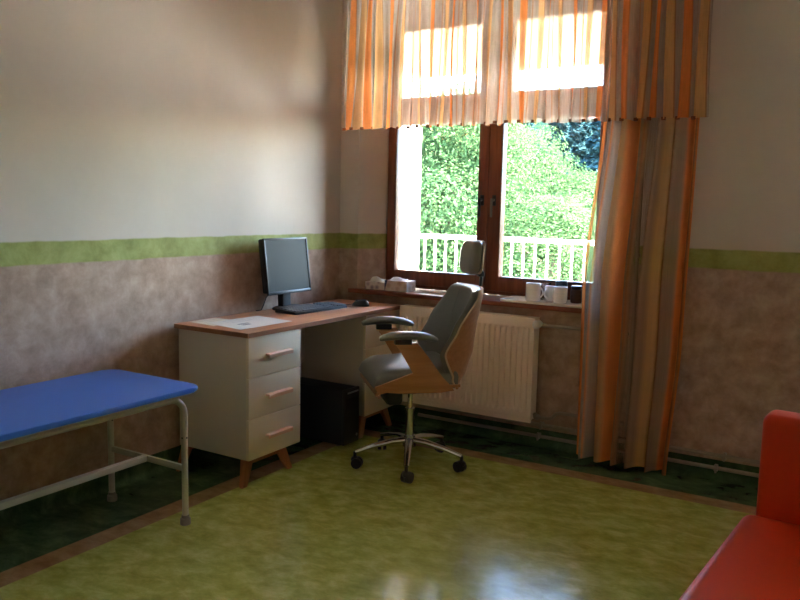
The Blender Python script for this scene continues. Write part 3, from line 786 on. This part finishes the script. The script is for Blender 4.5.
B().cyl((0, 0, .16), (0, 0, .31), .024, .024, 20).cyl((0, 0, .30), (0, 0, .315), .027, .027, 20).build('gas_sleeve', M['chrome'], ch)
B().cyl((0, 0, .31), (0, 0, .44), .0135, .0135, 16).build('piston', M['chrome'], ch)
b = B(); b.box(-.13, .13, -.10, .10, .412, .466, .010); b.box(-.03, .14, -.06, .06, .40, .455, .012); b.box(.06, .15, -.10, .10, .352, .45, .022); b.cyl((.02, -.05, .44), (.02, -.23, .43), .006); b.box(.0, .04, -.26, -.22, .425, .436, .003)
b.build('tilt_mechanism', M['black'], ch)
# seat shell and cushion
b = B()
def sp(u, v, dz):
    y = (u-.5)*.47; x = .235 - v*.44
    z = .477 + .012*v - .02*max(0, .2-v)/.2
    return (x, y, z+dz)
b.slab(lambda u, v: sp(u, v, 0), lambda u, v: sp(u, v, -.014), 12, 16)
b.build('seat_shell', M['chair_ply'], ch)
def seat_top(u, v):
    y = (u-.5)*2; x = .245 - v*.44
    e = (1-abs(y)**5)**.5 if abs(y) < 1 else 0
    fr = min(1, v/.22); fr = math.sqrt(max(0, 1-(1-fr)**2))
    bk = min(1, (1-v)/.06)
    h = .092*fr*(.55+.45*e)*(.6+.4*bk) + .008*math.cos(y*1.5)*v
    return (x, y*.232, .481 + h + .016*v)
def seat_bot(u, v):
    y = (u-.5)*2; x = .232 - v*.425
    return (x, y*.228, .479+.01*v)
b = B(); b.slab(seat_top, seat_bot, 28, 36)
cush = b.build('seat_cushion', M['chair_vinyl'], ch, smooth=60)
b = B(); pts = [Vector(seat_top(.5+.0*0+ (k/20-.5)*.96, .52))+Vector((0, 0, .0015)) for k in range(21)]
b.tube(pts, .0028, seg=6); b.build('seam', M['chair_vinyl'], cush)
# plywood side panels with the arm supports, arm pads
for sg in (1, -1):
    poly = [(.232, .466), (.240, .490), (.045, .556), (.140, .708), (.030, .711), (-.03, .636), (-.10, .536), (-.155, .482), (-.168, .462), (-.10, .453), (.12, .455)]
    y0, y1 = (.238, .252) if sg > 0 else (-.252, -.238)
    b = B(); b.prism(poly, lambda a, z, tt: (a, y0 if tt == 0 else y1, z), .002, 1)
    b.build('side_panel', M['chair_ply'], ch, smooth=0)
    pts = []; 
    for k in range(15):
        f = k/14; x = .222 - f*.290
        z = .722 + .040*math.sin(PI*min(1, f*.85+.08))**.6 - .008*f
        pts.append((x, sg*(.252+.012*math.sin(PI*f)), z-.006))
    b = B(); b.tube(pts, .03, radii=[.020, .029, .033]+[.037]*9+[.033, .029, .020], seg=14, flat=.56)
    b.build('armrest', M['chair_vinyl'], ch, smooth=60)
    B().box(.06, .145, sg*.245-.018, sg*.245+.018, .703, .732, .003).build('armrest_bracket', M['black'], ch)
# backrest
def lerpt(x, pts):
    for (a, p), (c, q_) in zip(pts, pts[1:]):
        if x <= c:
            k = (x-a)/(c-a); k = k*k*(3-2*k)*.6+k*.4
            return p+(q_-p)*k
    return pts[-1][1]
def back(u, v, off):
    z = .462 + v*(.968-.462)
    sp_ = lerpt(v, [(0, -.235), (.12, -.285), (.36, -.325), (1, -.36)])
    e = lerpt(v, [(0, .05), (.10, .12), (.36, .212), (.6, .158), (1, .06)])
    hw = lerpt(v, [(0, .225), (.36, .246), (.7, .24), (.9, .225), (1, .195)])
    y = (u-.5)*2
    x = sp_ + e*abs(y)**2.0
    return Vector((x+off, y*hw, z))
b = B(); b.slab(lambda u, v: back(u, v, 0), lambda u, v: back(u, v, -.012), 24, 30)
shell = b.build('back_shell', M['chair_ply'], ch, smooth=50)
def cushf(u, v, k):
    uu = .5+(u-.5)*.985; vv = .01+v*.985
    y = (uu-.5)*2
    edge = min(1, (1-abs(y))/.16, v/.08, (1-v)/.07); edge = math.sqrt(max(0, 1-(1-max(0, edge))**2))
    p = back(uu, vv, .002)
    p.x += k*(.012 + .036*edge)
    return p
b = B(); b.slab(lambda u, v: cushf(u, v, 1), lambda u, v: cushf(u, v, .0), 40, 48)
bc = b.build('back_cushion', M['chair_vinyl'], ch, smooth=70)
b = B(); 
for sg in (0, 1): b.tube([back(sg, v/40, -.004)+Vector((0, (.003 if sg else -.003), 0)) for v in range(1, 41)], .0055, seg=6)
b.build('shell_edge', M['ply_edge'], shell)
b = B()
for uu in (.24, .76): b.tube([cushf(uu, .04+v*.92/30, 1)+Vector((.001, 0, 0)) for v in range(31)], .0026, seg=6)
b.build('seam', M['chair_vinyl'], bc)
# headrest
def hr(u, v, k):
    y = (u-.5)*2; w = (v-.5)*2
    ey = math.sqrt(max(0, 1-abs(y)**4)); ew = math.sqrt(max(0, 1-abs(w)**3.2))
    z = 1.124 + w*.088*(.86+.14*ey); yy = y*.118*(.86+.14*ew)
    x = -.352 + .012*w*-1 + .016*y*y - (.012 if k == 0 else 0) + (.074*min(ey, 1)*ew+.004 if k else 0)
    return (x, yy, z)
def bend(b):
    for v in b.bm.verts: v.co.x += .9*v.co.y**2 - .10*(v.co.z-1.124)
    return b
def sgp(a, e): return math.copysign(abs(a)**e, a)
def pad(u, v, cx, ax, ay, az):
    th, ph_ = (u*2-1)*PI, (v-.5)*PI
    return (cx+ax*sgp(math.cos(ph_), .55)*sgp(math.cos(th), .7), ay*sgp(math.cos(ph_), .55)*sgp(math.sin(th), .62), 1.124+az*sgp(math.sin(ph_), .62))
def padmesh(*p):
    b = B(); b.grid(lambda u, v: pad(u, v, *p), 40, 20); bmesh.ops.remove_doubles(b.bm, verts=b.bm.verts, dist=1e-5); return bend(b)
padmesh(-.322, .040, .118, .092).build('headrest', M['chair_vinyl'], ch, smooth=80)
padmesh(-.359, .007, .114, .089).build('headrest_shell', M['ply_edge'], ch, smooth=80)
b = B(); b.tube([(-.372, 0, 1.09), (-.376, 0, 1.03), (-.372, 0, .97), (-.350, 0, .90)], .014, seg=10, flat=.6); b.box(-.385, -.355, -.025, .025, 1.02, 1.05, .006)
b.build('headrest_bracket', M['black'], ch)

# ------------------------------------------------------------------ things on the sill
ZS = .8415
def tissue_box(label, x, y, w, d, h, mat, rz, tissue_pts):
    t = thing('tissue_box', label, 'tissue box', (x, y, ZS), rz, 'tissue boxes on the window sill')
    B().box(-w/2, w/2, -d/2, d/2, 0, h, .002).build('carton', mat, t, smooth=0)
    b = B(); rg = random.Random(w)
    b.slab(lambda u, v: ((u-.5)*w*.7*(1-.3*v), (v-.5)*d*.55+.01*math.sin(7*u), h+.001+tissue_pts*math.sin(PI*v)*(.4+.6*abs(math.sin(2.3*u+1)))),
           lambda u, v: ((u-.5)*w*.7*(1-.3*v), (v-.5)*d*.55+.01*math.sin(7*u), h+.0002), 14, 8)
    b.build('tissue', M['tissue'], t, smooth=60)
    return t
tb = tissue_box('small patterned lilac tissue box at the left end of the window sill', -2.765, 4.285, .15, .10, .05, M['carton_a'], .05, .03)
tb = tissue_box('larger pale tissue box with a dark blue corner on the sill', -2.605, 4.292, .165, .115, .068, M['carton_b'], .02, .018)
b = B(); b.prism([(-.0835, .0), (-.0815, .0), (-.062, .068), (-.0835, .068)], lambda a, z, tt: (a, -.0585 if tt == 0 else .0585, z)); b.build('printed_corner', M['carton_blue'], tb, smooth=0)
t = thing('serving_tray', 'flat white tray lying on the sill under the mugs', 'tray', (-1.62, 4.31, ZS))
q = P(t)
def rrect(x0, x1, y0, y1, r, n=5):
    pts = []
    for cx, cy, a in ((x1-r, y1-r, 0), (x0+r, y1-r, PI/2), (x0+r, y0+r, PI), (x1-r, y0+r, 1.5*PI)):
        pts += [(cx+r*math.cos(a+k*PI/2/n), cy+r*math.sin(a+k*PI/2/n)) for k in range(n+1)]
    return pts
q(B().prism(rrect(-1.87, -1.33, 4.195, 4.425, .04), lambda a, y, tt: (a, y, ZS if tt == 0 else ZS+.008), .002), 'base', M['tray'])
rim = rrect(-1.868, -1.332, 4.197, 4.423, .04); b = B(); b.tube([(x, y, ZS+.010) for x, y in rim+rim[:1]], .005, seg=8, caps=False); q(b, 'rim', M['tray'])
def mug(label, x, y, r, h, ang):
    t = thing('mug', label, 'mug', (x, y, ZS+.0085), ang, 'white mugs on the tray')
    B().lathe([(0, 0), (r*.8, 0), (r*.97, .004), (r, .012), (r, h-.002), (r-.001, h), (r-.004, h-.001), (r-.005, .01), (0, .006)], seg=28).build('body', M['ceramic'], t, smooth=50)
    b = B(); b.tube([(r-.003, 0, h*.82)]+[Vector((r+.024*math.sin(PI*k/10)**.7, 0, h*(.82-.6*k/10))) for k in range(1, 10)]+[(r-.003, 0, h*.22)], .005, seg=8)
    b.build('handle', M['ceramic'], t)
    return t
mug('white mug at the left of the tray, handle turned right', -1.683, 4.275, .044, .105, -.25)
mug('white mug in the middle of the tray, furthest back', -1.595, 4.335, .038, .088, -1.9)
mug('white mug at the right of the tray with its handle turned left', -1.515, 4.268, .040, .095, PI-.55)
t = thing('drinking_glass', 'small clear drinking glass behind the white mugs', 'glass', (-1.655, 4.395, ZS+.0085)); 
B().lathe([(0, 0), (.027, 0), (.03, .004), (.033, .1), (.031, .1), (.028, .008), (0, .008)], seg=24).build('bowl', M['glass'], t)
t = thing('dark_cup', 'small black cup behind the right mug near the glass pane', 'cup', (-1.555, 4.395, ZS+.0085))
B().lathe([(0, 0), (.028, 0), (.034, .01), (.036, .118), (.033, .118), (.03, .012), (0, .012)], seg=24).build('body', M['dark_cup'], t)
t = thing('brown_jar', 'small brown jar with dark lid beside the long curtain on the sill', 'jar', (-1.452, 4.36, ZS+.0085))
B().lathe([(0, 0), (.03, 0), (.033, .006), (.033, .075), (.028, .082), (0, .082)], seg=24).build('body', M['brown_jar'], t)
B().lathe([(0, .08), (.03, .08), (.031, .084), (.031, .096), (.028, .1), (0, .1)], seg=24).build('lid', M['dark_cup'], t)

# ------------------------------------------------------------------ treatment bench
bx0, bx1, by0, by1 = -3.0, -2.408, .45, 2.36
t = thing('treatment_bench', 'long blue padded treatment bench with grey tube legs in the left foreground', 'bench', (-2.69, 1.4, 0))
q = P(t)
b = B(); b.prism(rrect(bx0, bx1, by0, by1, .055, 8), lambda a, y, tt: (a, y, .583 if tt == 0 else .603), .008, 3)
q(b, 'padded_top', M['bench_vinyl'], smooth=50)
q(B().prism(rrect(bx0+.02, bx1-.012, by0+.02, by1-.02, .06, 6), lambda a, y, tt: (a, y, .574 if tt == 0 else .583)), 'base_board', M['bench_metal'])
lx0, lx1, ly0, ly1 = -2.925, -2.447, .50, 2.286
rt = .0135; R_ = .075; zt = .559
for x in (lx0, lx1):
    pts = [(x, ly0, .012)] + [(x, ly0, zt-R_)] + arc((x, ly0+R_, zt-R_), R_, PI, PI/2, 8, (0, 1, 0), (0, 0, 1))[1:] + arc((x, ly1-R_, zt-R_), R_, PI/2, 0, 8, (0, 1, 0), (0, 0, 1)) + [(x, ly1, .012)]
    q(B().tube(pts, rt, seg=14), 'leg_frame', M['bench_metal'])
    for y in (ly0, ly1):
        b = B(); b.lathe([(0, 0), (.022, 0), (.023, .004), (.022, .026), (.0165, .03), (.0165, .042), (0, .042)], c=(x, y, 0), seg=20)
        q(b, 'foot', M['rubber'])
    for y in (ly0, ly1):
        b = B(); b.cyl((x+rt-.002, y, .385), (x+rt+.0012, y, .385), .0042, seg=10); b.cyl((x, y-rt+.002, .385), (x, y-rt-.0012, .385), .0042, seg=10)
        q(b, 'screw', M['black'])
for y in (ly0, ly1): q(B().box(lx0+.01, lx1-.01, y-.0075, y+.0075, .236, .262, .002), 'cross_bar', M['bench_metal'])
q(B().box(-2.705, -2.675, ly0+.006, ly1-.006, .236, .262, .002), 'long_bar', M['bench_metal'])
q(B().box(lx0, lx1, 1.37, 1.40, .548, .5735, .002), 'top_brace', M['bench_metal'])
for y in (ly0+.12, ly1-.12): q(B().box(lx0, lx1, y-.012, y+.012, .556, .5735, .002), 'top_brace', M['bench_metal'])

# ------------------------------------------------------------------ orange sofa
t = thing('sofa', 'bright orange leatherette sofa in the lower right corner', 'sofa', (-.262, 2.66, 0))
q = P(t)
sx0, sx1, sy0, sy1 = -.262, .62, 1.0, 2.66
def soft(x0, x1, y0, y1, z0, z1, r, seg=5): return B().box(x0, x1, y0, y1, z0, z1, r, seg)
q(soft(sx0-.035, sx1-.2, sy0+.004, sy1+.012, .27, .425, .035, 5), 'seat_cushion', M['sofa'], smooth=60)
q(soft(sx0+.01, sx1, sy0, sy1, .10, .272, .015, 3), 'base', M['sofa'], smooth=60)
q(soft(sx0, sx1, sy1, sy1+.125, .10, .752, .028, 5), 'armrest', M['sofa'], smooth=60)
q(soft(sx0, sx1, sy0-.125, sy0, .10, .752, .028, 5), 'armrest', M['sofa'], smooth=60)
q(soft(sx1-.2, sx1+.02, sy0+.004, sy1-.004, .10, .80, .035, 5), 'backrest', M['sofa'], smooth=60)
for x in (sx0+.06, sx1-.06):
    for y in (sy0-.06, sy1+.06): q(B().cyl((x, y, 0), (x, y, .102), .02, .024), 'leg', M['sofa_leg'])

t.rotation_euler = (0, 0, math.radians(-5))
# ------------------------------------------------------------------ light
w = bpy.data.worlds.new('World'); S.world = w; w.use_nodes = True
nt = w.node_tree; nt.nodes.clear()
out = nt.nodes.new('ShaderNodeOutputWorld'); bg = nt.nodes.new('ShaderNodeBackground'); sky = nt.nodes.new('ShaderNodeTexSky')
sky.sky_type = 'NISHITA'; sky.sun_disc = False; sky.sun_elevation = math.radians(48); sky.sun_rotation = math.radians(60); sky.air_density = 1.0; sky.dust_density = .3; sky.ozone_density = 1.5
bg.inputs[1].default_value = .75
nt.links.new(sky.outputs[0], bg.inputs[0]); nt.links.new(bg.outputs[0], out.inputs[0])
sd = Vector((.60, .33, .73)).normalized()
sl = bpy.data.lights.new('sun', 'SUN'); sl.energy = 28; sl.angle = math.radians(.6); sl.color = (1, .95, .88)
so = bpy.data.objects.new('sun', sl); C.objects.link(so); so.rotation_euler = sd.to_track_quat('Z', 'Y').to_euler()
# portal helps the sampler find the window (it adds no light)
pl = bpy.data.lights.new('window_portal', 'AREA'); pl.shape = 'RECTANGLE'; pl.size = 1.5; pl.size_y = 1.75; pl.cycles.is_portal = True
po = bpy.data.objects.new('window_portal', pl); C.objects.link(po); po.location = ((FX0+FX1)/2, YO+.02, 1.72); po.rotation_euler = (-PI/2, 0, 0)
po2 = po.copy(); po2.location.x += SHIFT; C.objects.link(po2)

# ------------------------------------------------------------------ camera and view
cam = bpy.data.cameras.new('camera'); cam.sensor_fit = 'HORIZONTAL'; cam.sensor_width = 36; cam.lens = 778/800*36; cam.clip_start = .05; cam.clip_end = 400
co_ = bpy.data.objects.new('camera', cam); C.objects.link(co_)
yaw, pit, rol = 0.5453223, 0.1189174, 0.02157166
f = Vector((-math.sin(yaw)*math.cos(pit), math.cos(yaw)*math.cos(pit), -math.sin(pit)))
rt_ = Vector((math.cos(yaw), math.sin(yaw), 0)); up = rt_.cross(f)
r2 = rt_*math.cos(rol) + up*math.sin(rol); u2 = -rt_*math.sin(rol) + up*math.cos(rol)
mw = Matrix((r2, u2, -f)).transposed().to_4x4(); mw.translation = (0, 0, 1.38)
co_.matrix_world = mw
S.camera = co_
S.view_settings.view_transform = 'Standard'; S.view_settings.look = 'None'; S.view_settings.exposure = 2.86; S.view_settings.gamma = 1; S.view_settings.use_curve_mapping = False
cy = S.cycles
cy.use_denoising = True; cy.max_bounces = 14; cy.diffuse_bounces = 8; cy.glossy_bounces = 4; cy.transmission_bounces = 8; cy.transparent_max_bounces = 24
cy.caustics_reflective = False; cy.caustics_refractive = False; cy.sample_clamp_indirect = 8
